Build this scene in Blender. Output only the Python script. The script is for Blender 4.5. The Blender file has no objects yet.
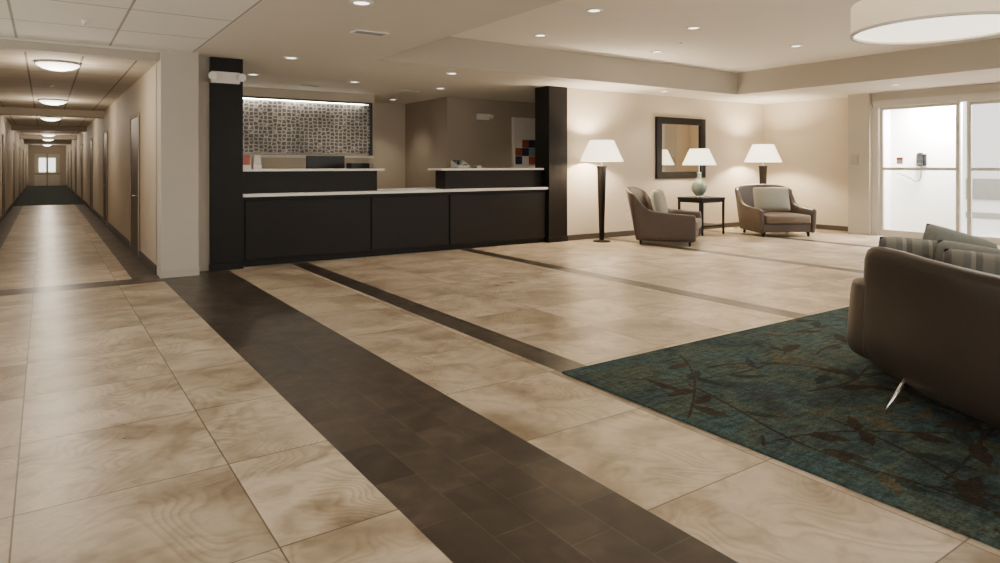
import bpy, bmesh, math, random
from mathutils import Vector, Matrix
random.seed(4)
COL=bpy.context.scene.collection

# ------------------------------------------------------------ materials
def base_mat(name):
    m=bpy.data.materials.new(name); m.use_nodes=True
    nt=m.node_tree; b=nt.nodes["Principled BSDF"]
    return m,nt,b
def mat(name,c,rough=.6,metal=0,nscale=8,namt=.12,bump=0,emit=0,ecol=None,stretch=None,trans=0,coat=0,spec=.5):
    m,nt,b=base_mat(name)
    tc=nt.nodes.new("ShaderNodeTexCoord"); mp=nt.nodes.new("ShaderNodeMapping")
    nt.links.new(tc.outputs["Object"],mp.inputs[0])
    if stretch: mp.inputs["Scale"].default_value=stretch
    n=nt.nodes.new("ShaderNodeTexNoise"); n.inputs["Scale"].default_value=nscale; n.inputs["Detail"].default_value=5
    nt.links.new(mp.outputs[0],n.inputs["Vector"])
    mx=nt.nodes.new("ShaderNodeMix"); mx.data_type='RGBA'
    mx.inputs[6].default_value=[max(0,v*(1-namt)) for v in c]+[1]
    mx.inputs[7].default_value=[min(1,v*(1+namt)) for v in c]+[1]
    nt.links.new(n.outputs["Fac"],mx.inputs[0]); nt.links.new(mx.outputs[2],b.inputs["Base Color"])
    b.inputs["Roughness"].default_value=rough; b.inputs["Metallic"].default_value=metal; b.inputs["Specular IOR Level"].default_value=spec
    if trans: b.inputs["Transmission Weight"].default_value=trans
    if coat: b.inputs["Coat Weight"].default_value=coat
    if emit:
        b.inputs["Emission Color"].default_value=list(ecol or c)+[1]; b.inputs["Emission Strength"].default_value=emit
    if bump:
        bp=nt.nodes.new("ShaderNodeBump"); bp.inputs["Strength"].default_value=bump; bp.inputs["Distance"].default_value=.01
        nt.links.new(n.outputs["Fac"],bp.inputs["Height"]); nt.links.new(bp.outputs[0],b.inputs["Normal"])
    return m
class NB:
    """tiny node-math builder"""
    def __init__(s,nt): s.nt=nt
    def n(s,t): return s.nt.nodes.new(t)
    def m(s,op,a,b=None,c=None):
        x=s.n("ShaderNodeMath"); x.operation=op
        for i,v in enumerate((a,b,c)):
            if v is None: continue
            if isinstance(v,(int,float)): x.inputs[i].default_value=v
            else: s.nt.links.new(v,x.inputs[i])
        return x.outputs[0]
    def between(s,v,a,b): return s.m('MULTIPLY',s.m('GREATER_THAN',v,a),s.m('LESS_THAN',v,b))
    def mix(s,f,a,b,mode='MIX'):
        x=s.n("ShaderNodeMix"); x.data_type='RGBA'; x.blend_type=mode
        for i,v in ((0,f),(6,a),(7,b)):
            if isinstance(v,(int,float)): x.inputs[i].default_value=v
            elif isinstance(v,(tuple,list)): x.inputs[i].default_value=list(v)+[1]
            else: s.nt.links.new(v,x.inputs[i])
        return x.outputs[2]
    def ramp(s,f,stops):
        r=s.n("ShaderNodeValToRGB"); e=r.color_ramp.elements
        while len(e)<len(stops): e.new(.5)
        for i,(p,c) in enumerate(stops):
            e[i].position=p; e[i].color=list(c)+[1]
        s.nt.links.new(f,r.inputs[0]); return r.outputs[0]
    def comb(s,x,y,z=0):
        c=s.n("ShaderNodeCombineXYZ")
        for i,v in enumerate((x,y,z)):
            if isinstance(v,(int,float)): c.inputs[i].default_value=v
            else: s.nt.links.new(v,c.inputs[i])
        return c.outputs[0]
    def noise(s,vec,sc,det=4,dist=0):
        n=s.n("ShaderNodeTexNoise"); n.inputs["Scale"].default_value=sc; n.inputs["Detail"].default_value=det
        n.inputs["Distortion"].default_value=dist; s.nt.links.new(vec,n.inputs["Vector"]); return n.outputs["Fac"]
    def brick(s,vec,w,h,mort,off,c1,c2,cm):
        b=s.n("ShaderNodeTexBrick"); b.offset=off; b.squash=1
        s.nt.links.new(vec,b.inputs["Vector"])
        b.inputs["Scale"].default_value=1; b.inputs["Brick Width"].default_value=w; b.inputs["Row Height"].default_value=h
        b.inputs["Mortar Size"].default_value=mort; b.inputs["Mortar Smooth"].default_value=.2; b.inputs["Bias"].default_value=0
        b.inputs["Color1"].default_value=list(c1)+[1]; b.inputs["Color2"].default_value=list(c2)+[1]; b.inputs["Mortar"].default_value=list(cm)+[1]
        return b.outputs["Color"],b.outputs["Fac"]

def floor_mat():
    m,nt,b=base_mat("porcelain_tile_floor"); B=NB(nt)
    tc=B.n("ShaderNodeTexCoord"); sp=B.n("ShaderNodeSeparateXYZ"); nt.links.new(tc.outputs["Object"],sp.inputs[0])
    X,Y=sp.outputs[0],sp.outputs[1]; O=tc.outputs["Object"]
    left=B.m('LESS_THAN',X,1.7); mid=B.between(X,1.7,3.1); right=B.m('GREATER_THAN',X,3.1)
    ox=B.m('ADD',B.m('ADD',B.m('MULTIPLY',left,.76-8.7),B.m('MULTIPLY',mid,2.15-8.7)),B.m('MULTIPLY',right,3.34-8.7))
    oy=B.m('ADD',B.m('MULTIPLY',left,2.64-8.8),B.m('MULTIPLY',B.m('SUBTRACT',1,left),2.02-8.8))
    cx=B.m('SUBTRACT',X,ox); cy=B.m('SUBTRACT',Y,oy)
    v=B.comb(cy,cx)
    tile,tf=B.brick(v,.88,.87,.004,0,(.57,.48,.362),(.455,.378,.28),(.16,.128,.092))
    ix=B.m('FLOOR',B.m('DIVIDE',cx,.87)); iy=B.m('FLOOR',B.m('DIVIDE',cy,.88))
    # each tile carries its own piece of stone
    sh=B.comb(B.m('ADD',X,B.m('MULTIPLY',ix,3.7)),B.m('ADD',Y,B.m('MULTIPLY',iy,5.3)),B.m('ADD',B.m('MULTIPLY',ix,1.9),iy))
    n1=B.noise(sh,1.4,5,1.0)
    n2=B.noise(sh,3.6,6,1.6)
    f=B.noise(sh,1.0,2,.5)
    fr=B.m('FRACT',B.m('MULTIPLY',f,42))
    sw=B.ramp(fr,[(0,(.75,.71,.66)),(.45,(1,1,1)),(.8,(1.05,1.05,1.05)),(1,(.80,.765,.72))])
    swm=B.ramp(B.noise(sh,2.0,3),[(.40,(0,0,0)),(.60,(1,1,1))])
    mot=B.ramp(n1,[(.30,(.46,.415,.355)),(.43,(.74,.70,.645)),(.56,(1.0,1.0,1.0)),(.72,(1.14,1.14,1.14))])
    c=B.mix(.95,tile,mot,'MULTIPLY'); c=B.mix(.75,c,B.ramp(n2,[(.32,(.62,.575,.51)),(.5,(.97,.96,.95)),(.7,(1.1,1.1,1.1))]),'MULTIPLY')
    c=B.mix(B.m('MULTIPLY',swm,.8),c,B.mix(1,c,sw,'MULTIPLY'))
    n3=B.noise(O,30,5,.6); c=B.mix(.3,c,B.ramp(n3,[(.30,(.80,.78,.75)),(.6,(1,1,1))]),'MULTIPLY')
    vd=B.comb(Y,B.m('SUBTRACT',X,1.27-4.45))
    dk,df=B.brick(vd,.445,.2225,.003,.5,(.028,.021,.016),(.055,.042,.031),(.075,.059,.045))
    nd=B.ramp(B.noise(sh,4,5,1.2),[(.3,(.6,.6,.6)),(.5,(1,1,1)),(.72,(1.9,1.82,1.7))])
    dk=B.mix(1,dk,nd,'MULTIPLY')
    front=B.m('LESS_THAN',Y,10.15)
    mask=B.m('MULTIPLY',B.between(X,1.27,2.16),front)
    for a,b_ in ((3.08,3.34),(6.05,6.31),(9.35,9.6),(12.4,12.65)):
        mask=B.m('MAXIMUM',mask,B.m('MULTIPLY',B.between(X,a,b_),front))
    mask=B.m('MAXIMUM',mask,B.m('MULTIPLY',B.between(Y,9.5,9.95),B.m('LESS_THAN',X,1.28)))
    mask=B.m('MAXIMUM',mask,B.m('MULTIPLY',B.m('GREATER_THAN',Y,9.6),B.between(X,.95,1.28)))
    mask=B.m('MAXIMUM',mask,B.m('MULTIPLY',B.m('GREATER_THAN',Y,9.6),B.m('LESS_THAN',X,-.65)))
    c=B.mix(mask,c,dk)
    nt.links.new(c,b.inputs["Base Color"])
    rr=B.m('ADD',.23,B.m('MULTIPLY',n2,.18)); nt.links.new(rr,b.inputs["Roughness"])
    bp=B.n("ShaderNodeBump"); bp.inputs["Strength"].default_value=.2; bp.inputs["Distance"].default_value=.004
    jf=B.m('ADD',B.m('MULTIPLY',tf,B.m('SUBTRACT',1,mask)),B.m('MULTIPLY',df,mask))
    nt.links.new(B.m('SUBTRACT',1,jf),bp.inputs["Height"]); nt.links.new(bp.outputs[0],b.inputs["Normal"])
    return m
def rug_mat(name,stops,k=1.0):
    m,nt,b=base_mat(name); B=NB(nt)
    tc=B.n("ShaderNodeTexCoord"); O=tc.outputs["Object"]
    c=B.ramp(B.noise(O,1.5,5,1.0),stops)
    mp=B.n("ShaderNodeMapping"); mp.inputs["Scale"].default_value=(6,20,1); nt.links.new(O,mp.inputs[0])
    st=B.ramp(B.noise(mp.outputs[0],1.5,6,.3),[(.36,(.5,.52,.54)),(.64,(1.5,1.46,1.4))]); c=B.mix(.65*k,c,st,'MULTIPLY')
    mpb=B.n("ShaderNodeMapping"); mpb.inputs["Scale"].default_value=(20,6,1); nt.links.new(O,mpb.inputs[0])
    stb=B.ramp(B.noise(mpb.outputs[0],1.5,6,.3),[(.36,(.6,.6,.6)),(.64,(1.4,1.4,1.4))]); c=B.mix(.55*k,c,stb,'MULTIPLY')
    c=B.mix(.9,c,B.ramp(B.noise(O,70,3),[(.35,(.65,.65,.65)),(.65,(1.4,1.4,1.35))]),'MULTIPLY')
    nt.links.new(c,b.inputs["Base Color"]); b.inputs["Roughness"].default_value=.95; b.inputs["Specular IOR Level"].default_value=.15
    bp=B.n("ShaderNodeBump"); bp.inputs["Strength"].default_value=.6; bp.inputs["Distance"].default_value=.006
    nt.links.new(B.noise(O,90,2),bp.inputs["Height"]); nt.links.new(bp.outputs[0],b.inputs["Normal"])
    return m
def grid_mat(name,c,line,sx,sy,ox,oy):
    m,nt,b=base_mat(name); B=NB(nt)
    tc=B.n("ShaderNodeTexCoord"); sp=B.n("ShaderNodeSeparateXYZ"); nt.links.new(tc.outputs["Object"],sp.inputs[0])
    v=B.comb(B.m('ADD',sp.outputs[0],ox),B.m('ADD',sp.outputs[1],oy))
    cc,f=B.brick(v,sx,sy,.014,0,c,[k*.97 for k in c],line)
    cc=B.mix(.25,cc,B.ramp(B.noise(tc.outputs["Object"],60,4),[(.35,(.8,.8,.8)),(.55,(1,1,1))]),'MULTIPLY')
    nt.links.new(cc,b.inputs["Base Color"]); b.inputs["Roughness"].default_value=.9
    return m
def mosaic_mat():
    m,nt,b=base_mat("silver_lattice_mesh"); B=NB(nt)
    tc=B.n("ShaderNodeTexCoord")
    sp=B.n("ShaderNodeSeparateXYZ"); nt.links.new(tc.outputs["Object"],sp.inputs[0])
    O=tc.outputs["Object"]
    v=B.comb(sp.outputs[0],B.m('MULTIPLY',sp.outputs[2],1.25))
    vo=B.n("ShaderNodeTexVoronoi"); vo.feature='DISTANCE_TO_EDGE'; vo.inputs["Scale"].default_value=11; vo.inputs["Randomness"].default_value=.45; nt.links.new(v,vo.inputs["Vector"])
    col=B.ramp(vo.outputs["Distance"],[(0,(.42,.38,.33)),(.06,(.33,.295,.25)),(.16,(.12,.105,.088)),(.4,(.075,.065,.055))])
    patch=B.ramp(B.noise(O,1.3,3,.5),[(.40,(.5,.5,.5)),(.6,(1.1,1.1,1.1))])
    col=B.mix(.8,col,patch,'MULTIPLY')
    nt.links.new(col,b.inputs["Base Color"]); b.inputs["Roughness"].default_value=.35; b.inputs["Metallic"].default_value=.6
    return m
def stripe_mat():
    m,nt,b=base_mat("striped_fabric"); B=NB(nt)
    tc=B.n("ShaderNodeTexCoord"); sp=B.n("ShaderNodeSeparateXYZ"); nt.links.new(tc.outputs["Object"],sp.inputs[0])
    f=B.m('FRACT',B.m('MULTIPLY',B.m('ADD',sp.outputs[0],5),6.5))
    c=B.ramp(f,[(0,(.095,.09,.08)),(.18,(.095,.09,.08)),(.22,(.16,.15,.125)),(.55,(.16,.15,.125)),(.6,(.115,.12,.108)),(.8,(.115,.12,.108)),(.85,(.21,.198,.165)),(1,(.21,.198,.165))])
    c.node.color_ramp.interpolation='CONSTANT'
    nt.links.new(c,b.inputs["Base Color"]); b.inputs["Roughness"].default_value=.85
    return m
M=dict(
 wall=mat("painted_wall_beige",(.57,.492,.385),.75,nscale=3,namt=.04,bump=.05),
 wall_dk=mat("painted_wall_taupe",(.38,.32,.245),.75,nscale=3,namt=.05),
 wall_corr=mat("corridor_wallcovering",(.47,.395,.305),.7,nscale=3,namt=.05),
 column=mat("painted_column_taupe",(.45,.41,.34),.7,nscale=3,namt=.04),
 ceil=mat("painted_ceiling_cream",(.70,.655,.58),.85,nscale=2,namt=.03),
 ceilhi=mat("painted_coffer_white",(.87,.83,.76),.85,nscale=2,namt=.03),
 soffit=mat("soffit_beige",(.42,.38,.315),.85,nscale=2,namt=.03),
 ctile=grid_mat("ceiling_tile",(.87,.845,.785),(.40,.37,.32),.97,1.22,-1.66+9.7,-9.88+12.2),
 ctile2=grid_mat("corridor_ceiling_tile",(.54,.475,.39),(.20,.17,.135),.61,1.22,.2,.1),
 dark=mat("espresso_wood",(.007,.0052,.0044),.42,nscale=12,namt=.35,stretch=(6,6,.6),spec=.22),
 dark2=mat("espresso_wood_panel",(.009,.0067,.0054),.38,nscale=10,namt=.35,stretch=(.6,6,6),spec=.22),
 white=mat("solid_surface_white",(.78,.75,.69),.3,nscale=30,namt=.04),
 base=mat("dark_baseboard",(.05,.038,.028),.5),
 cream=mat("cream_trim",(.60,.55,.47),.5,namt=.03),
 alu=mat("light_aluminium",(.52,.49,.43),.4,.1,namt=.03),
 leather=mat("brown_leather",(.030,.0205,.015),.32,nscale=60,namt=.25,bump=.12),
 leather2=mat("taupe_leather",(.055,.037,.027),.42,nscale=50,namt=.2,bump=.1),
 leather3=mat("brown_leather_arm",(.040,.027,.020),.36,nscale=50,namt=.2,bump=.1),
 seatfab=mat("tan_upholstery",(.14,.102,.074),.8,nscale=60,namt=.2,bump=.2),
 pillow=mat("sage_grey_fabric",(.26,.25,.205),.85,nscale=50,namt=.2,bump=.2),
 pillow2=mat("grey_green_fabric",(.15,.155,.138),.85,nscale=50,namt=.2,bump=.2),
 chrome=mat("chrome",(.9,.88,.85),.2,1,namt=.03),
 black=mat("black_plastic",(.010,.010,.010),.35,namt=.1),
 grey=mat("grey_plastic",(.35,.34,.32),.45,namt=.1),
 offw=mat("offwhite_plastic",(.74,.71,.65),.4,namt=.04),
 beigep=mat("beige_plastic",(.38,.33,.26),.4,namt=.05),
 shade=mat("lit_linen_shade",(.85,.78,.64),.8,nscale=80,namt=.05,emit=3.2,ecol=(1,.86,.64)),
 drum=mat("drum_shade_fabric",(.72,.62,.48),.8,nscale=90,namt=.06,emit=.35,ecol=(1,.80,.55)),
 drumdiff=mat("drum_diffuser",(.95,.9,.8),.6,namt=.02,emit=2.6,ecol=(1,.90,.72)),
 diff=mat("glowing_diffuser",(.95,.92,.85),.6,namt=.02,emit=4.5,ecol=(1,.94,.82)),
 glow=mat("recessed_lens",(.95,.9,.8),.6,namt=.02,emit=4.5,ecol=(1,.94,.82)),
 day=mat("daylit_glass",(.9,.95,.93),.4,namt=.02,emit=2.2,ecol=(.95,1,.93)),
 celadon=mat("celadon_glazed_ceramic",(.20,.25,.22),.12,nscale=6,namt=.25,coat=.6),
 mirror=mat("mirror_glass",(.78,.74,.68),.03,1,namt=.01),
 carpet=mat("corridor_teal_carpet",(.018,.03,.032),.95,nscale=4,namt=.6),
 doorw=mat("dark_stained_door",(.055,.038,.027),.5,nscale=8,namt=.3,stretch=(5,5,.5)),
 paper=mat("printed_paper",(.6,.55,.5),.6,nscale=20,namt=.3),
 redp=mat("red_printed_paper",(.35,.10,.07),.6,namt=.2),
 blue=mat("navy_paint",(.02,.035,.08),.5),orange=mat("rust_paint",(.34,.09,.045),.5),teal=mat("pale_teal_paint",(.2,.3,.32),.5),ivory=mat("ivory_paint",(.78,.74,.67),.5),
 ground=mat("concrete_paving",(.78,.77,.74),.8,nscale=3,namt=.1),
 kerb=mat("pale_kerb_stone",(.45,.44,.41),.8,nscale=3,namt=.1),
 vwall=mat("vestibule_white_paint",(.92,.91,.88),.7,namt=.02),
 stripe=stripe_mat(), floor=floor_mat(), mosaic=mosaic_mat(),
 rug=rug_mat("teal_rug_pile",[(.30,(.024,.032,.031)),(.42,(.030,.050,.050)),(.50,(.050,.062,.048)),(.58,(.034,.062,.064)),(.70,(.027,.040,.041))]),
 rug_br=rug_mat("brown_rug_leaf",[(.38,(.021,.015,.011)),(.62,(.038,.029,.020))],.75),
 rug_ol=rug_mat("olive_rug_leaf",[(.38,(.042,.041,.026)),(.62,(.074,.066,.042))],.75),
 rug_dt=rug_mat("deep_teal_rug_leaf",[(.38,(.014,.021,.021)),(.62,(.024,.033,.032))],.75))
def glass():
    m,nt,b=base_mat("clear_glass"); 
    t=nt.nodes.new("ShaderNodeBsdfTransparent"); g=nt.nodes.new("ShaderNodeBsdfGlossy"); g.inputs["Roughness"].default_value=.03
    n=nt.nodes.new("ShaderNodeTexNoise"); n.inputs["Scale"].default_value=.5
    ma=nt.nodes.new("ShaderNodeMath"); ma.operation='MULTIPLY_ADD'; nt.links.new(n.outputs["Fac"],ma.inputs[0]); ma.inputs[1].default_value=.02; ma.inputs[2].default_value=.03
    mx=nt.nodes.new("ShaderNodeMixShader"); nt.links.new(ma.outputs[0],mx.inputs[0]); nt.links.new(t.outputs[0],mx.inputs[1]); nt.links.new(g.outputs[0],mx.inputs[2])
    nt.links.new(mx.outputs[0],nt.nodes["Material Output"].inputs[0]); return m
M['glass']=glass()

# ------------------------------------------------------------ mesh helpers
def mk(name,bm,m,smooth=False,parent=None,loc=(0,0,0),rot=(0,0,0),recalc=True,**kw):
    if recalc: bmesh.ops.recalc_face_normals(bm,faces=bm.faces[:])
    me=bpy.data.meshes.new(name); bm.to_mesh(me); bm.free()
    if m: me.materials.append(M[m])
    if smooth:
        for p in me.polygons: p.use_smooth=True
    o=bpy.data.objects.new(name,me); COL.objects.link(o); o.location=loc; o.rotation_euler=rot
    if parent: o.parent=parent
    for k,v in kw.items(): o[k]=v
    return o
def add_box(bm,x0,x1,y0,y1,z0,z1,bev=0):
    r=bmesh.ops.create_cube(bm,size=1)
    vs=r['verts']
    bmesh.ops.scale(bm,vec=(x1-x0,y1-y0,z1-z0),verts=vs)
    bmesh.ops.translate(bm,vec=((x0+x1)/2,(y0+y1)/2,(z0+z1)/2),verts=vs)
    if bev:
        es=list({e for v in vs for e in v.link_edges})
        bmesh.ops.bevel(bm,geom=es,offset=bev,segments=2,affect='EDGES',profile=.5)
def box(name,b,m,parent=None,bev=0,origin=None,**kw):
    bm=bmesh.new()
    if origin is None and parent is None: origin=((b[0]+b[1])/2,(b[2]+b[3])/2,b[4])
    ox,oy,oz=origin or (0,0,0)
    add_box(bm,b[0]-ox,b[1]-ox,b[2]-oy,b[3]-oy,b[4]-oz,b[5]-oz,bev)
    return mk(name,bm,m,parent=parent,loc=(ox,oy,oz),**kw)
def struct(name,b,m,**kw):
    return box(name,b,m,origin=(0,0,0),kind="structure",**kw)
def multi(name,boxes,m,parent=None,bev=0,**kw):
    bm=bmesh.new()
    for b in boxes: add_box(bm,*b,bev)
    return mk(name,bm,m,parent=parent,**kw)
def lathe(bm,prof,seg=32,c=(0,0,0),close=True):
    rings=[]
    for r,z in prof:
        rings.append([bm.verts.new((c[0]+r*math.cos(2*math.pi*i/seg),c[1]+r*math.sin(2*math.pi*i/seg),c[2]+z)) for i in range(seg)])
    for a,b in zip(rings,rings[1:]):
        for i in range(seg): bm.faces.new((a[i],a[(i+1)%seg],b[(i+1)%seg],b[i]))
    if close:
        bm.faces.new(rings[0]); bm.faces.new(rings[-1])
def lath(name,prof,m,parent=None,seg=32,close=True,smooth=True,**kw):
    bm=bmesh.new(); lathe(bm,prof,seg,close=close)
    return mk(name,bm,m,smooth=smooth,parent=parent,**kw)
def taper(bm,p0,p1,r0,r1,seg=12,square=False):
    p0,p1=Vector(p0),Vector(p1); d=(p1-p0).normalized()
    a=Vector((1,0,0)) if abs(d.x)<.9 else Vector((0,1,0)); u=d.cross(a).normalized(); v=d.cross(u)
    if square: seg=4
    rs=[]
    for p,r in ((p0,r0),(p1,r1)):
        rs.append([bm.verts.new(p+(u*math.cos(2*math.pi*(i+.5)/seg)+v*math.sin(2*math.pi*(i+.5)/seg))*r) for i in range(seg)])
    for i in range(seg): bm.faces.new((rs[0][i],rs[0][(i+1)%seg],rs[1][(i+1)%seg],rs[1][i]))
    bm.faces.new(rs[0]); bm.faces.new(rs[1])
def tube(name,pts,r,m,parent=None,**kw):
    cu=bpy.data.curves.new(name,'CURVE'); cu.dimensions='3D'; cu.bevel_depth=r; cu.bevel_resolution=2
    s=cu.splines.new('NURBS'); s.points.add(len(pts)-1); s.use_endpoint_u=True; s.order_u=3
    for q,p in zip(s.points,pts): q.co=(*p,1)
    tmp=bpy.data.objects.new("t",cu); COL.objects.link(tmp)
    dg=bpy.context.evaluated_depsgraph_get(); me=bpy.data.meshes.new_from_object(tmp.evaluated_get(dg))
    bpy.data.objects.remove(tmp); me.materials.clear(); me.materials.append(M[m])
    o=bpy.data.objects.new(name,me); COL.objects.link(o)
    for p in me.polygons:p.use_smooth=True
    if parent:o.parent=parent
    for k,v in kw.items(): o[k]=v
    return o
def thing(name,label,cat,loc=(0,0,0),rz=0,group=None):
    e=bpy.data.objects.new(name,None); e.empty_display_size=.1; COL.objects.link(e)
    e.location=loc; e.rotation_euler=(0,0,rz); e["label"]=label; e["category"]=cat
    if group: e["group"]=group
    return e
def clone(root,loc,rz=None,label=None):
    def cp(o,par):
        n=o.copy(); COL.objects.link(n)
        if par: n.parent=par
        for ch in o.children: cp(ch,n)
        return n
    n=cp(root,None); n.location=loc
    if rz is not None: n.rotation_euler=(0,0,rz)
    if label:n["label"]=label
    return n
def catmull(P,n):
    out=[]; L=len(P)
    for i in range(L-1):
        p0=Vector(P[max(i-1,0)]);p1=Vector(P[i]);p2=Vector(P[i+1]);p3=Vector(P[min(i+2,L-1)])
        for k in range(n):
            t=k/n
            out.append(.5*((2*p1)+(-p0+p2)*t+(2*p0-5*p1+4*p2-p3)*t*t+(-p0+3*p1-3*p2+p3)*t**3))
    out.append(Vector(P[-1])); return out
def shell(name,P,n,out_sign,zb,th,m,parent,crisp=False,sub=1):
    """P rows: x,y,top height,lean[,bottom height] ; upholstered wall following a plan curve"""
    pts=catmull(P,n); bm=bmesh.new(); rings=[]; zb0=zb
    for i,p in enumerate(pts):
        a=pts[max(i-1,0)]; b=pts[min(i+1,len(pts)-1)]
        t=Vector((b[0]-a[0],b[1]-a[1])).normalized(); nrm=Vector((t.y,-t.x))*out_sign
        H=p[2]; ln=p[3]; r=th*.5; zb=p[4] if len(p)>4 else zb0
        if crisp:
            prof=[(-.02,zb),(0,zb+.012),(ln*.25,zb+.25*(H-zb)),(ln*.75,zb+.75*(H-zb)),(ln,H-.03),(ln,H-.012),(ln-.012,H),(ln-th+.03,H),(ln-th,H-.03),(ln*.6-th,zb+.6*(H-zb)),(-th,zb+.25*(H-zb)),(-th,zb)]
        else:
            prof=[(-.02,zb),(0,zb+.03),(ln*.35,zb+.35*(H-zb)),(ln*.75,zb+.75*(H-zb)),(ln,H-r),(ln-.15*th,H-.3*r),(ln-.5*th,H),(ln-.85*th,H-.3*r),(ln-th,H-r),(ln*.6-th,zb+.6*(H-zb)),(-th,zb+.25*(H-zb)),(-th,zb)]
        rings.append([bm.verts.new((p[0]+nrm.x*o,p[1]+nrm.y*o,z)) for o,z in prof])
    k=len(rings[0])
    for a,b in zip(rings,rings[1:]):
        for i in range(k): bm.faces.new((a[i],a[(i+1)%k],b[(i+1)%k],b[i]))
    bm.faces.new(rings[0]); bm.faces.new(rings[-1])
    o=mk(name,bm,m,smooth=True,parent=parent)
    if sub:
        s=o.modifiers.new("sub",'SUBSURF'); s.levels=1; s.render_levels=1
    return o
def cushion(name,w,h,t,m,parent=None,loc=(0,0,0),rot=(0,0,0),pinch=.12,**kw):
    bm=bmesh.new(); N=14; V={}
    for s in (-1,1):
        for i in range(N+1):
            for j in range(N+1):
                u=i/N*2-1; v=j/N*2-1
                edge=(i in(0,N)) or (j in (0,N))
                if edge and s==1: V[(s,i,j)]=V[(-1,i,j)]; continue
                rc=1-.07*(abs(u)*abs(v))**3
                x=u*w/2*rc*(1-pinch*(1-v*v)*abs(u)**3*.3); z=v*h/2*rc*(1-pinch*(1-u*u)*abs(v)**3*.3)
                f=((1-u**4)*(1-v**4))**.5
                V[(s,i,j)]=bm.verts.new((x,s*t/2*f,z))
    for s in (-1,1):
        for i in range(N):
            for j in range(N): bm.faces.new((V[(s,i,j)],V[(s,i+1,j)],V[(s,i+1,j+1)],V[(s,i,j+1)]))
    return mk(name,bm,m,smooth=True,parent=parent,loc=loc,rot=rot,**kw)

def light(kind,name,loc,power,col=(1,.89,.73),size=.1,spot=None,rot=(0,0,0),blend=.8,sy=None):
    l=bpy.data.lights.new(name,kind); l.energy=power; l.color=col
    if kind=='AREA':
        l.size=size
        if sy: l.shape='RECTANGLE'; l.size_y=sy
    else: l.shadow_soft_size=size
    if kind=='SPOT': l.spot_size=spot; l.spot_blend=blend
    o=bpy.data.objects.new(name,l); COL.objects.link(o); o.location=loc; o.rotation_euler=rot
    return o

ZC=3.03; ZT=3.5; ZK=2.90
# ------------------------------------------------------------ room shell
struct("floor",(-3.6,15.6,-4,30,-.1,0),'floor')
struct("floor.001",(-1.0,1.3,30,58.1,-.1,.006),'carpet')
struct("ceiling",(-3.6,1.68,-4,9.9,ZC,ZC+.12),'ctile')
struct("ceiling.001",(1.68,3.97,-4,9.0,ZC,ZT+.1),'ceil')
struct("ceiling.002",(1.68,15.1,9.0,15.4,ZC,ZT+.1),'ceil')
struct("ceiling.003",(12.4,15.1,-4,9.0,ZC,ZT+.1),'ceil')
struct("ceiling.004",(3.97,12.4,-4,9.0,ZT,ZT+.1),'ceilhi')
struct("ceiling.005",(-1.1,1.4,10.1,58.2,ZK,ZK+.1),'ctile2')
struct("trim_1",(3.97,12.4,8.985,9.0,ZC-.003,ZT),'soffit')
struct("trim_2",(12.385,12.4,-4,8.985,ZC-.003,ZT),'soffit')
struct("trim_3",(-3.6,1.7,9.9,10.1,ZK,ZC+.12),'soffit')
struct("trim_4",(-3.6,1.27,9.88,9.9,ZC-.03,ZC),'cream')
# corridor
struct("wall_corridor_west",(-1.1,-.97,10.1,58.2,0,ZK+.1),'wall_corr')
struct("wall_corridor_east",(1.27,1.4,10.2,58.2,0,ZK+.1),'wall_corr')
struct("wall_corridor_end",(-1.1,1.4,58.0,58.2,0,ZK+.1),'wall_corr')
struct("wall_lobby_west",(-3.6,-.97,9.95,10.1,0,ZK),'wall')
struct("wall_column",(1.27,1.73,9.8,10.25,0,ZC),'column')
struct("wall_desk_side",(1.73,1.93,10.12,13.5,0,ZC),'column')
struct("baseboard_column",(1.26,1.74,9.785,9.8,0,.1),'soffit')
struct("baseboard_corridor_east",(1.25,1.27,10.2,58,0,.12),'base')
struct("baseboard_corridor_west",(-.97,-.95,10.1,58,0,.12),'base')
for i,y in enumerate((20,29,38,47)):
    struct("trim_%d"%(5+i),(-.97,1.27,y,y+.4,ZK-.17,ZK),'wall_corr')
dn=1
def cdoor(x,y0,s):
    global dn
    a,b=(x-.012,x) if s<0 else (x,x+.012)
    d=struct("door_%d"%dn,(a,b,y0,y0+1.2,0,2.3),'doorw',bev=.002)
    xx=x-.012 if s<0 else x+.012
    f=.012*s
    multi("casing",[(min(xx,xx+f),max(xx,xx+f),y0-.06,y0,0,2.36),(min(xx,xx+f),max(xx,xx+f),y0+1.2,y0+1.26,0,2.36),(min(xx,xx+f),max(xx,xx+f),y0,y0+1.2,2.3,2.36)],'wall_dk',parent=d)
    bm=bmesh.new(); taper(bm,(xx,y0+.12,1.0),(xx+5*f,y0+.12,1.0),.012,.012); taper(bm,(xx+5*f,y0+.12,1.0),(xx+5*f,y0+.26,1.0),.011,.011)
    mk("handle",bm,'chrome',parent=d,label="metal lever handle")
    dn+=1
for y in (12.2,18.8,25.0,31.5,38,44.5,51): cdoor(1.27,y,-1)
for y in (23,30.5,37,43.5,50): cdoor(-.97,y,1)
d=struct("door_%d"%dn,(-.6,.9,57.94,58.0,0,2.3),'cream'); dn+=1
for a in (-.34,.22):
    box("window_pane",(a,a+.42,57.92,57.945,1.0,2.0),'day',parent=d)
multi("glazing_bar",[(.10,.20,57.90,57.94,0,2.3),(-.6,.9,57.90,57.94,.8,.92)],'wall_dk',parent=d)
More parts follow.
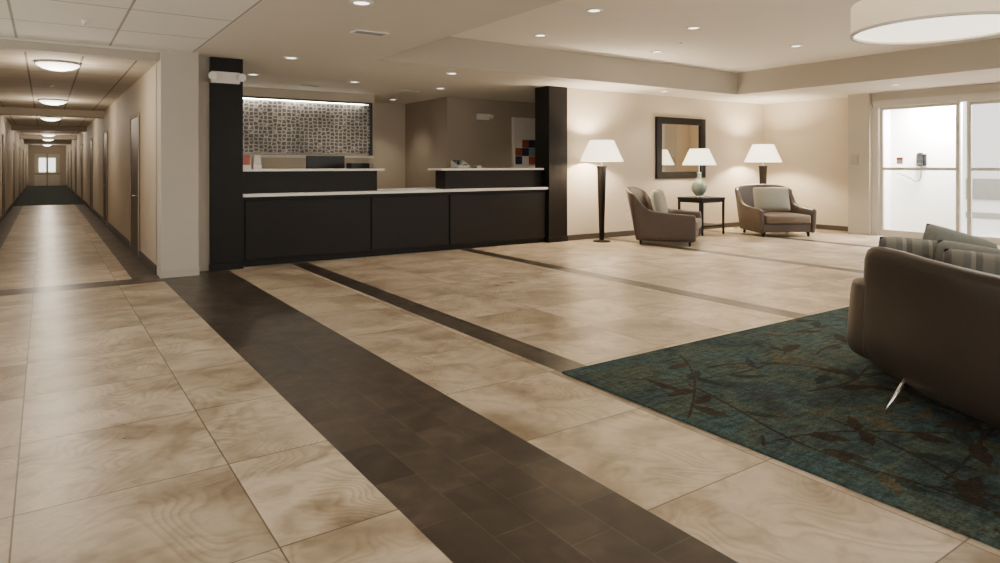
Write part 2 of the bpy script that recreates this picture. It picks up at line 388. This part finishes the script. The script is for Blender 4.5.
# lobby back walls
struct("wall_lobby_back",(8.5,15.1,10.1,10.25,0,ZC),'wall')
struct("wall_lobby_east",(15.0,15.15,7.7,10.1,0,ZC),'wall')
struct("wall_east_column",(14.5,15.15,7.25,7.7,0,ZC),'column')
struct("wall_over_doors",(14.6,14.75,-4,7.25,2.78,ZC),'column')
struct("baseboard_back",(8.52,15.0,10.085,10.1,0,.11),'base')
struct("baseboard_east",(14.985,15.0,7.7,10.085,0,.11),'base')
# office walls
struct("wall_office_back",(1.73,5.93,13.5,13.7,0,ZC),'wall')
struct("wall_office_return",(5.8,5.93,13.7,15.1,0,ZC),'wall')
struct("wall_office_recess",(5.8,7.5,15.1,15.3,0,ZC),'wall')
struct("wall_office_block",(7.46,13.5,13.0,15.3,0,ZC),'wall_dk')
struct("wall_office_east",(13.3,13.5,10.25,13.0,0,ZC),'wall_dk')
# sliding doors
def leaf(i,y0,y1,x=14.66):
    o=multi("door_%d"%i,[(x-.03,x+.03,y0,y0+.07,0,2.72),(x-.03,x+.03,y1-.07,y1,0,2.72),(x-.03,x+.03,y0+.07,y1-.07,0,.14),(x-.03,x+.03,y0+.07,y1-.07,2.66,2.72),(x-.03,x+.03,y0+.07,y1-.07,1.39,1.45)],'alu',kind="structure")
    box("glass_pane",(x-.006,x+.006,y0+.07,y1-.07,.14,2.66),'glass',parent=o)
    return o
d=leaf(dn,5.6,7.1); leaf(dn+1,4.05,5.50,14.72); leaf(dn+2,2.5,4.0,14.72)
o=box("door_notice",(14.640,14.652,6.64,6.76,1.52,1.66),'paper',parent=d,label="small white and red notice on the glass")
box("notice_band",(14.636,14.640,6.64,6.76,1.61,1.66),'redp',parent=o)
struct("trim_9",(14.55,14.8,2.4,7.2,2.72,2.86),'alu')
struct("trim_10",(14.6,14.75,7.12,7.25,0,2.72),'cream')
struct("wall_east_near",(14.6,14.75,-4,2.45,0,2.78),'wall')
struct("wall_vestibule",(15.75,15.9,5.98,9,0,3.0),'vwall')
struct("wall_vestibule_side",(14.75,15.75,7.4,7.5,0,3.0),'vwall')
struct("ceiling.006",(14.76,16.0,1.5,7.5,3.0,3.1),'vwall')
struct("floor.002",(15.6,60,-40,50,-.12,-.02),'ground')
struct("trim_11",(22.0,22.3,-10,30,-.02,.14),'kerb')
struct("trim_12",(34.0,34.4,-10,40,-.02,.9),'kerb')
# ------------------------------------------------------------ reception
for lab,(a,b,yf) in (("black pillar at the corridor end of the desk",(1.93,2.37,10.05)),("black pillar at the lounge end of the desk",(8.03,8.49,10.05))):
    e=thing("pillar","square espresso wood-clad "+lab,"pillar",((a+b)/2,yf+.2,0)); w=(b-a)/2
    box("shaft",(-w,w,-.2,.25,.1,ZC),'dark',parent=e,bev=.004)
    box("plinth",(-w-.008,w+.008,-.208,.25,0,.1),'dark',parent=e)
e=thing("reception_desk","long espresso-panelled hotel reception desk","counter",(5.17,10.4,0))
x0,x1=2.37-5.17,8.03-5.17
box("body",(x0,x1,-.26,.2,.09,1.03),'dark',parent=e)
box("toe_kick",(x0,x1,-.2,.15,0,.09),'dark',parent=e)
for a,b in ((2.42,4.36),(4.40,5.83),(5.87,7.98)):
    a-=5.17;b-=5.17
    multi("front_panel",[(a,b,-.285,-.26,.11,.97)],'dark2',parent=e,bev=.004)
box("rail",(x0,x1,-.29,-.26,.985,1.03),'dark',parent=e)
e=thing("countertop","long white solid-surface top on the reception desk","countertop",(5.17,10.5,1.03))
box("slab",(x0,x1,-.43,.6,0,.045),'white',parent=e,bev=.006)
for nm,a,b in (("longer",2.39,4.55),("shorter",5.84,8.01)):
    e=thing("raised_counter","%s dark raised transaction counter with a white top"%nm,"counter",((a+b)/2,10.35,1.075),group="raised sections on the reception desk")
    w=(b-a)/2
    box("body",(-w,w,-.1,.25,0,.33),'dark2',parent=e,bev=.003)
    box("top",(-w-(.0 if a<3 else .1),w+(.1 if a<3 else 0),-.17,.36,.33,.365),'white',parent=e,bev=.005)
e=thing("monitor","black flat computer monitor on the reception desk","monitor",(3.9,10.88,1.075),rz=.1)
box("screen_housing",(-.34,.34,-.02,.03,.14,.58),'black',parent=e,bev=.01)
box("stand",(-.04,.04,.02,.05,.01,.3),'black',parent=e); box("foot",(-.14,.14,-.07,.12,0,.015),'black',parent=e,bev=.004)
e=thing("desk_phone","black and silver desk phone on the raised counter","telephone",(6.28,10.45,1.44),rz=.2)
bm=bmesh.new(); add_box(bm,-.15,.15,-.1,.1,0,.05,.008)
for v in bm.verts:
    if v.co.y>0 and v.co.z>.02: v.co.z+=.10
mk("base",bm,'grey',parent=e)
bm=bmesh.new(); add_box(bm,-.13,-.06,-.1,.1,.12,.15,.01); add_box(bm,-.135,-.055,-.11,-.05,.07,.14,.01); add_box(bm,-.135,-.055,.05,.11,.10,.15,.01)
mk("handset",bm,'black',parent=e)
multi("keypad",[(.0+i*.035,.025+i*.035,-.08+j*.03,-.06+j*.03,.045,.075) for i in range(3) for j in range(3)],'black',parent=e)
e=thing("card_terminal","small grey card payment terminal","terminal",(6.62,10.4,1.44),rz=-.2)
box("body",(-.05,.05,-.09,.09,0,.05),'grey',parent=e,bev=.01); box("screen",(-.035,.035,0,.07,.05,.054),'black',parent=e)
e=thing("document_tray","low black document tray on the raised counter","tray",(4.3,10.45,1.44))
multi("tray_shell",[(-.16,.16,-.1,.12,0,.012),(-.16,-.15,-.1,.12,.012,.09),(.15,.16,-.1,.12,.012,.09),(-.16,.16,.11,.12,.012,.09),(-.16,.16,-.1,.12,.05,.056)],'black',parent=e)
for i,(x,mm) in enumerate(((2.5,'redp'),(2.66,'paper'))):
    e=thing("brochure_holder","clear-stand brochure holder with %s leaflets"%("red" if mm=='redp' else "pale"),"brochure holder",(x,10.4,1.44),group="brochure holders on the raised counter")
    box("holder",(-.06,.06,-.03,.03,0,.06),'offw',parent=e); box("leaflets",(-.052,.052,-.01,.015,.01,.2),mm,parent=e)
e=thing("feature_panel","silver metal mesh panel in a black frame behind the desk","wall panel",(3.85,13.47,1.7))
box("mosaic",(-1.9,1.95,-.02,.03,.04,1.10),'mosaic',parent=e)
multi("frame",[(-1.92,-1.87,-.05,.03,0,1.14),(1.95,2.0,-.05,.03,0,1.14),(-1.87,1.95,-.05,.03,1.10,1.14)],'black',parent=e)
box("ledge",(-1.92,2.0,-.12,.03,-.05,0),'white',parent=e)
box("light_strip",(-1.85,1.9,-.07,-.05,1.085,1.10),'glow',parent=e,label="lit strip along the top of the panel")
light('AREA',"panel_strip_light",(3.85,13.38,2.79),26,(1,.95,.86),3.6,rot=(math.radians(20),0,0),sy=.04)
e=thing("back_counter","dark storage counter below the mosaic panel","cabinet",(3.87,13.2,0))
box("body",(-1.9,1.9,-.25,.28,0,.9),'dark',parent=e); box("top",(-1.92,1.92,-.28,.28,.9,.94),'white',parent=e)
e=thing("framed_board","white framed board with red, navy and white blocks","picture",(9.62,12.97,1.5))
multi("frame",[(-.38,-.32,-.04,.03,-.6,1.14),(.32,.38,-.04,.03,-.6,1.14),(-.32,.32,-.04,.03,1.07,1.14)],'ivory',parent=e)
box("backing",(-.32,.32,-.01,.02,-.6,1.07),'ivory',parent=e)
for i,j,mm in ((0,0,'blue'),(1,0,'ivory'),(2,0,'orange'),(0,1,'orange'),(1,1,'blue'),(2,1,'teal'),(0,2,'ivory'),(1,2,'orange'),(2,2,'blue')):
    box("colour_block",(-.30+i*.2,-.30+i*.2+.195,-.02,-.01,.02+j*.2,.21+j*.2),mm,parent=e)
def emergency(loc,rz,lab,s=1,group="emergency lights"):
    e=thing("emergency_light",lab,"emergency light",loc,rz,group)
    box("housing",(-.17*s,.17*s,-.07*s,0,-.07*s,.07*s),'offw',parent=e,bev=.01)
    for sx in (-1,1):
        bm=bmesh.new(); taper(bm,(sx*.15*s,-.07*s,.02*s),(sx*.17*s,-.16*s,-.0),.035*s,.05*s,16); mk("lamp_head",bm,'offw',parent=e,smooth=False)
    return e
emergency((2.12,10.05,2.74),0,"white twin-head emergency light on the black pillar",1.15)
emergency((8.4,13.0,2.62),0,"white twin-head emergency light on the taupe office wall",1.0)
e=thing("card_reader","beige access reader plate on the entrance column","card reader",(14.5,7.55,1.62),rz=-math.pi/2)
box("plate",(-.08,.08,-.02,0,-.11,.11),'beigep',parent=e,bev=.005); box("reader_face",(-.045,.045,-.03,-.02,-.05,.06),'grey',parent=e)
e=thing("wall_phone","black wall telephone with a coiled cord in the vestibule","telephone",(15.75,6.75,1.62),rz=-math.pi/2)
box("base_plate",(-.1,.1,-.05,0,-.14,.12),'black',parent=e,bev=.01)
bm=bmesh.new(); add_box(bm,-.045,.045,-.1,-.06,-.12,.12,.012); add_box(bm,-.05,.05,-.12,-.05,.08,.15,.012); add_box(bm,-.05,.05,-.12,-.05,-.15,-.08,.012)
mk("handset",bm,'black',parent=e)
tube("cord",[(0,-.05,-.14),(.02,-.06,-.42),(-.1,-.06,-.5),(-.2,-.06,-.4),(-.5,-.05,-.3)],.008,'black',parent=e)

# ------------------------------------------------------------ ceiling fixtures
def can(loc,power=45,first=[None],spot=True):
    if first[0] is None:
        e=thing("recessed_light","round recessed ceiling downlight with a white trim ring","ceiling light",loc,group="recessed ceiling downlights")
        lath("trim_ring",[(.075,0),(.078,-.012),(.11,-.01),(.115,0)],'offw',parent=e,close=False)
        lath("lens",[(.001,-.003),(.076,-.003),(.076,.0)],'glow',parent=e)
        first[0]=e
    else: e=clone(first[0],loc)
    light('SPOT',"downlight_beam",(loc[0],loc[1],loc[2]-.05),power,(1,.89,.73),.08,math.radians(105),blend=1)
for p in ((2.46,5.9,ZC),(2.46,2.6,ZC),(2.9,9.5,ZC),(2.9,11.6,ZC),(4.7,11.6,ZC),(6.5,11.6,ZC),(5.6,9.6,ZC),(10.6,9.45,ZC),(13.4,9.2,ZC),(9.3,11.8,ZC),
          (6.7,14.2,ZC),(13.4,6.2,ZC),(13.4,4,ZC)):
    can(p,66)
for p in ((5.86,6.4,ZT),(7.8,6.4,ZT),(10.4,6.4,ZT),(6.3,8.1,ZT),(8.9,8.1,ZT),(5.4,4.2,ZT),(8.4,3.6,ZT),(10.8,3.6,ZT),(5.5,-.5,ZT),(8.5,-.5,ZT)):
    can(p,100)
for p in ((0,6,ZC),(0,2.5,ZC),(0,-1,ZC),(-2,6,ZC)):
    can(p,48)
e=thing("air_vent","white louvred ceiling air vent","vent",(3.1,7.2,ZC),group="ceiling air vents")
multi("frame",[(-.2,.2,-.1,-.085,-.012,0),(-.2,.2,.085,.1,-.012,0),(-.2,-.185,-.085,.085,-.012,0),(.185,.2,-.085,.085,-.012,0)],'offw',parent=e)
multi("louvres",[(-.185,.185,-.08+i*.02,-.072+i*.02,-.01,0) for i in range(8)],'grey',parent=e)
clone(e,(6.2,12.4,ZC)); clone(e,(4.2,12.6,ZC))
first=None
for y in (10.9,17.2,23.5,30.5,36.5,43,49.5,55):
    if not first:
        first=thing("ceiling_dome_light","round frosted flush dome ceiling light in the corridor","ceiling light",(.15,y,ZK),group="corridor dome lights")
        lath("canopy",[(.001,0),(.27,0),(.27,-.03),(.001,-.03)],'grey',parent=first)
        lath("diffuser",[(.001,-.11),(.1,-.105),(.18,-.085),(.24,-.05),(.255,-.03),(.001,-.03)],'diff',parent=first)
    else: clone(first,(.15,y,ZK))
    light('POINT',"dome_lamp",(.15,y,ZK-.35),48,(1,.87,.69),.2)
first=None
for p in ((.35,8.3,ZC),(.1,14,ZK),(8.6,7.3,ZT),(10.9,5.2,ZT)):
    if not first:
        first=thing("sprinkler_head","small white ceiling sprinkler head","sprinkler",p,group="ceiling sprinkler heads")
        lath("escutcheon",[(.001,0),(.04,0),(.03,-.02),(.001,-.02)],'offw',parent=first); lath("deflector",[(.001,-.02),(.01,-.03),(.02,-.04),(.001,-.045)],'chrome',parent=first)
    else: clone(first,p)
DZ=2.57
e=thing("drum_pendant","large cream fabric drum pendant light with frosted diffuser","pendant light",(5.88,2.40,DZ))
R=.62
lath("drum_shade",[(R,0),(R,.24),(R-.008,.24),(R-.008,0),(R,0)],'drum',parent=e,seg=64,close=False)
lath("diffuser",[(.001,.02),(R-.02,.02),(R-.02,.03),(.001,.03)],'drumdiff',parent=e,seg=64)
lath("trim_band",[(R+.004,-.005),(R+.004,.015),(R-.02,.015),(R-.02,-.005),(R+.004,-.005)],'cream',parent=e,seg=64,close=False)
bm=bmesh.new(); taper(bm,(0,0,.03),(0,0,ZT-DZ-.02),.012,.012); mk("stem",bm,'chrome',parent=e)
lath("canopy",[(.001,ZT-DZ),(.08,ZT-DZ),(.08,ZT-DZ-.03),(.001,ZT-DZ-.03)],'chrome',parent=e)
light('SPOT',"pendant_glow",(5.88,2.40,DZ-.03),110,(1,.89,.73),.3,math.radians(150),blend=1)
light('POINT',"pendant_uplight",(5.88,2.40,DZ+.2),120,(1,.89,.73),.2)

# ------------------------------------------------------------ lounge furniture
def floor_lamp(loc,label):
    e=thing("floor_lamp",label,"lamp",loc,group="tall dark floor lamps")
    lath("base",[(.001,0),(.17,0),(.17,.02),(.05,.035),(.001,.035)],'dark',parent=e)
    bm=bmesh.new(); taper(bm,(0,0,.03),(0,0,1.45),.045,.09,square=True); taper(bm,(0,0,1.45),(0,0,1.48),.1,.1,square=True)
    mk("pole",bm,'dark',parent=e)
    bm=bmesh.new(); taper(bm,(0,0,1.48),(0,0,1.72),.012,.012); mk("stem",bm,'chrome',parent=e)
    lath("lamp_shade",[(.42,1.57),(.235,1.98),(.228,1.98),(.412,1.57)],'shade',parent=e,seg=48,close=False)
    light('POINT',"floor_lamp_bulb",(loc[0],loc[1],1.8),250,(1,.83,.60),.08)
    return e
floor_lamp((9.0,9.62,0),"tall tapered espresso floor lamp with cream shade beside the black pillar")
floor_lamp((14.0,9.45,0),"tall tapered espresso floor lamp with cream shade behind the armchair")
e=thing("end_table","square dark wood end table with a lower shelf","table",(11.83,9.5,0))
box("table_top",(-.38,.38,-.34,.34,.76,.80),'dark',parent=e,bev=.005)
multi("apron",[(-.35,.35,-.31,-.29,.69,.76),(-.35,.35,.29,.31,.69,.76),(-.35,-.33,-.29,.29,.69,.76),(.33,.35,-.29,.29,.69,.76)],'dark',parent=e)
box("shelf",(-.35,.35,-.31,.31,.18,.21),'dark',parent=e)
for sx in (-1,1):
    for sy in (-1,1):
        bm=bmesh.new(); taper(bm,(sx*.35,sy*.31,0),(sx*.35,sy*.31,.76),.022,.03,square=True); mk("leg",bm,'dark',parent=e)
e=thing("table_lamp","celadon ceramic gourd table lamp with cream shade","lamp",(11.76,9.5,.80))
lath("base",[(.001,0),(.1,0),(.1,.02),(.001,.02)],'chrome',parent=e)
lath("body",[(.05,.02),(.09,.05),(.15,.14),(.165,.22),(.14,.30),(.08,.37),(.05,.42),(.045,.50),(.055,.53),(.001,.54)],'celadon',parent=e)
bm=bmesh.new(); taper(bm,(0,0,.53),(0,0,.75),.01,.01); mk("stem",bm,'chrome',parent=e)
lath("lamp_shade",[(.36,.70),(.2,1.05),(.194,1.05),(.354,.70)],'shade',parent=e,seg=48,close=False)
light('POINT',"table_lamp_bulb",(11.76,9.5,1.68),60,(1,.83,.60),.07)
e=thing("wall_mirror","wide mirror in a broad dark wood frame on the beige wall","mirror",(11.85,10.1,1.88))
w,h=.82,.68
bm=bmesh.new()
for b in ((-w,-w+.17,-.06,0,-h,h),(w-.17,w,-.06,0,-h,h),(-w+.17,w-.17,-.06,0,-h,-h+.15),(-w+.17,w-.17,-.06,0,h-.15,h)): add_box(bm,*b,.008)
mk("frame",bm,'dark',parent=e)
box("mirror_glass",(-w+.16,w-.16,-.02,0,-h+.14,h-.14),'mirror',parent=e)
e=thing("wall_outlet","cream electrical outlet plate on the wall","outlet",(10.2,10.1,.4))
box("plate",(-.04,.04,-.01,0,-.06,.06),'offw',parent=e); box("socket",(-.015,.015,-.014,-.01,-.04,.04),'grey',parent=e)

def armchair(loc,rz,label,s=1.12):
    e=thing("armchair",label,"armchair",loc,rz,group="brown leather lounge armchairs"); e.scale=(s,s,1.04)
    P=[(-.53,-.53,.56,.02),(-.535,-.2,.58,.02),(-.535,.10,.61,.03),(-.53,.27,.67,.04),(-.51,.41,.86,.07),(-.44,.465,.995,.15),(0,.48,1.03,.23)]
    P=P+[(-x,y,z,l) for x,y,z,l in reversed(P[:-1])]
    shell("frame",[Vector(p) for p in P],5,-1,.08,.085,'leather2',e,crisp=True)
    bm=bmesh.new(); add_box(bm,-.46,.46,-.49,.41,.10,.27,.02); mk("seat_base",bm,'leather2',parent=e)
    bm=bmesh.new(); add_box(bm,-.43,.43,-.54,.39,.27,.44,.03); mk("seat_cushion",bm,'seatfab',parent=e,smooth=True)
    for sx in (-1,1):
        for y in (-.42,.38):
            bm=bmesh.new(); taper(bm,(sx*.44,y,0),(sx*.42,y,.12),.022,.036,square=True); mk("leg",bm,'dark',parent=e)
    return e
def pillow_on(loc,rz,w,h,t,m,label,tilt=.25,group=None,spin=0):
    o=cushion("throw_pillow",w,h,t,m,loc=loc)
    o.matrix_world=Matrix.Translation(loc)@Matrix.Rotation(rz,4,'Z')@Matrix.Rotation(-tilt,4,'X')@Matrix.Rotation(spin,4,'Y')
    o["label"]=label; o["category"]="pillow"
    if group:o["group"]=group
    return o
def local(loc,rz,x,y): return (loc[0]+x*math.cos(rz)-y*math.sin(rz),loc[1]+x*math.sin(rz)+y*math.cos(rz))
for c,a,lab,pw in (((9.93,8.78),34,"brown leather tub armchair angled beside the end table",.8),((13.02,8.5),-30,"brown leather tub armchair in front of a floor lamp",.84)):
    r=math.radians(a); armchair((c[0],c[1],0),r,lab)
    q=local(c,r,0,.15); pillow_on((q[0],q[1],.755),r,pw,.56,.22,'pillow',"sage grey throw pillow on the leather armchair",group="armchair pillows")

# ------------------------------------------------------------ rug with inlaid trailing vines and leaves (one mesh)
bm=bmesh.new(); add_box(bm,3.07,8.6,-2.5,3.7,0,.014,.004)
bmesh.ops.recalc_face_normals(bm,faces=bm.faces[:])
rng=random.Random(31); zc=[.0150]
def inside(P): return all(3.1<p[0]<8.57 and -2.47<p[1]<3.67 for p in P)
def flat(P,mi):
    if not inside(P): return
    zc[0]+=.000002
    f=bm.faces.new([bm.verts.new((p[0],p[1],zc[0])) for p in P]); f.material_index=mi
    f.normal_update()
    if f.normal.z<0: f.normal_flip()
def leafpoly(x,y,a,L,W,mi):
    P=[]
    prof=[(0,0),(.07,.3),(.15,.6),(.25,.85),(.36,.97),(.48,1),(.6,.88),(.72,.68),(.84,.4),(1,0)]
    bend=rng.uniform(-.3,.3)
    for s in (1,-1):
        seq=prof if s==1 else prof[-2:0:-1]
        for t,wd in seq:
            u=t*L+rng.uniform(-.006,.006); v=s*wd*W/2*rng.uniform(.72,1.15)+bend*L*t*t
            P.append((x+u*math.cos(a)-v*math.sin(a),y+u*math.sin(a)+v*math.cos(a)))
    flat(P,mi)
starts=[(3.3,3.4),(4.1,3.5),(3.4,2.6),(4.6,3.1),(3.3,1.8),(3.9,2.2),(5.3,3.4),(3.2,1.1),(3.7,.9),(6.2,3.2),(3.6,3.0),(4.2,2.7),(3.5,1.4),(5.0,2.9),(3.25,2.2)]
starts+=[(rng.uniform(3.1,7.8),rng.uniform(-2.0,3.6)) for k in range(36)]
for x,y in starts:
    a=rng.uniform(-2.4,.6); mi=rng.choice((1,1,2,2,3)); cur=rng.uniform(-.8,.8)
    side=1; wv=rng.uniform(.007,.012)
    for s in range(rng.randint(20,36)):
        if s%10==0: cur=rng.uniform(-1.5,1.5)
        a+=cur*.075; nx=x+math.cos(a)*.075; ny=y+math.sin(a)*.075
        n=(-math.sin(a)*wv,math.cos(a)*wv)
        flat([(x-n[0],y-n[1]),(nx-n[0],ny-n[1]),(nx+n[0],ny+n[1]),(x+n[0],y+n[1])],mi)
        x,y=nx,ny
        if s%4==2:
            side=-side
            leafpoly(x,y,a+side*rng.uniform(.5,1.0),rng.uniform(.18,.34),rng.uniform(.07,.125),rng.choice((mi,mi,1,2,3)))
    leafpoly(x,y,a,.32,.11,mi)
o=mk("area_rug",bm,'rug',recalc=False); o["label"]="large teal rug with trailing brown and olive leaves"; o["category"]="rug"
for n in ('rug_br','rug_ol','rug_dt'): o.data.materials.append(M[n])
# ------------------------------------------------------------ sofa
OX,OY=4.9,1.3
e=thing("sofa","curved dark brown leather sofa with splayed chrome legs on the rug","sofa",(OX,OY,.022))
Bk=[(4.71,2.30,.89,.0,.17),(4.645,2.26,.93,.02,.15),(4.51,2.08,.935,.025,.125),(4.31,1.78,.92,.025,.115),(4.11,1.41,.905,.025,.125),(3.98,1.05,.895,.025,.15),(3.95,.55,.89,.03,.16),(4.03,.12,.89,.03,.18),(4.14,-.10,.88,.03,.24)]
A1=[(5.62,2.34,.58,.02,.16),(5.36,2.47,.60,.02,.15),(5.10,2.52,.63,.025,.14),(4.90,2.485,.66,.025,.14),(4.77,2.395,.69,.025,.14),(4.68,2.27,.70,.01,.15)]
A2=[(4.20,-.08,.62,.05,.2),(4.38,-.32,.62,.06,.18),(4.62,-.44,.62,.05,.17),(4.95,-.46,.60,.04,.17),(5.25,-.34,.58,.03,.2)]
L=lambda P:[Vector((x-OX,y-OY,z,l,zb)) for x,y,z,l,zb in P]
shell("backrest",L(Bk),8,-1,.17,.085,'leather',e,crisp=True,sub=1)
shell("arm",L(A1),6,-1,.15,.11,'leather3',e,crisp=True); shell("arm",L(A2),6,-1,.15,.11,'leather3',e,crisp=True)
W=[(p[0]-OX,p[1]-OY) for p in A1[:4]+Bk[1:-1]+A2[1:]]
def seat(name,ins,z0,z1,m):
    pl=[Vector(w) for w in W]; c=Vector((.35,-.2))
    ring=[p+(c-p).normalized()*ins for p in pl]
    bm=bmesh.new()
    lv=[(z0,1.0),(z0+.02,1.0),((z0+z1)/2,1.0),(z1-.04,1.0),(z1-.01,.985),(z1,.95)]
    rs=[[bm.verts.new((c.x+(p.x-c.x)*s,c.y+(p.y-c.y)*s,z)) for p in ring] for z,s in lv]
    k=len(ring)
    for a,b in zip(rs,rs[1:]):
        for i in range(k): bm.faces.new((a[i],a[(i+1)%k],b[(i+1)%k],b[i]))
    bm.faces.new(rs[0]); bm.faces.new(rs[-1])
    return mk(name,bm,m,parent=e)
seat("seat_base",.08,.20,.32,'leather'); seat("seat_cushion",.10,.32,.47,'leather2')
for (fx,fy),(tx,ty) in (((4.17,1.99),(4.38,1.95)),((5.15,2.38),(5.10,2.28)),((3.90,.3),(4.08,.4)),((5.5,2.15),(5.4,2.05)),((5.2,-.3),(5.1,-.2))):
    bm=bmesh.new(); taper(bm,(fx-OX,fy-OY,-.004),(tx-OX,ty-OY,.20),.008,.015,16); mk("leg",bm,'chrome',parent=e,smooth=True,label="tapered splayed chrome leg")
g="sofa throw pillows"
pillow_on((4.95,2.15,.765),math.radians(-58),.50,.48,.16,'stripe',"grey-beige striped throw pillow on the sofa",.3,g,.06)
pillow_on((5.27,2.03,.80),math.radians(-32),.54,.50,.20,'pillow2',"grey-green throw pillow on the sofa",.25,g,.3)
pillow_on((4.62,1.62,.75),math.radians(-62),.50,.48,.16,'stripe',"grey-beige striped throw pillow on the sofa",.32,g,.1)
pillow_on((4.93,1.80,.76),math.radians(-60),.48,.48,.15,'pillow2',"grey-green throw pillow leaning on the striped one",.32,g,.15)

# ------------------------------------------------------------ lights & world
light('AREA',"vestibule_fill",(15.25,6.3,2.95),600,(1,.98,.94),.8)  # added fill lamp under the vestibule ceiling, brightens the white wall behind the glass
s=light('SUN',"daylight",(20,4,8),8,(1,.98,.94)); s.data.angle=math.radians(35)
s.rotation_euler=Vector((-1,.28,-.34)).to_track_quat('-Z','Y').to_euler()
w=bpy.data.worlds.new("sky"); bpy.context.scene.world=w; w.use_nodes=True
bg=w.node_tree.nodes["Background"]; bg.inputs[0].default_value=(1,.96,.89,1); bg.inputs[1].default_value=2.2

cam=bpy.data.cameras.new("camera"); co=bpy.data.objects.new("camera",cam); COL.objects.link(co)
cam.sensor_width=36; cam.lens=36*.665; cam.shift_y=-.1165; cam.clip_start=.05; cam.clip_end=200
co.location=(0,0,1.5); co.rotation_euler=(math.radians(90),0,math.radians(-34.4))
bpy.context.scene.camera=co
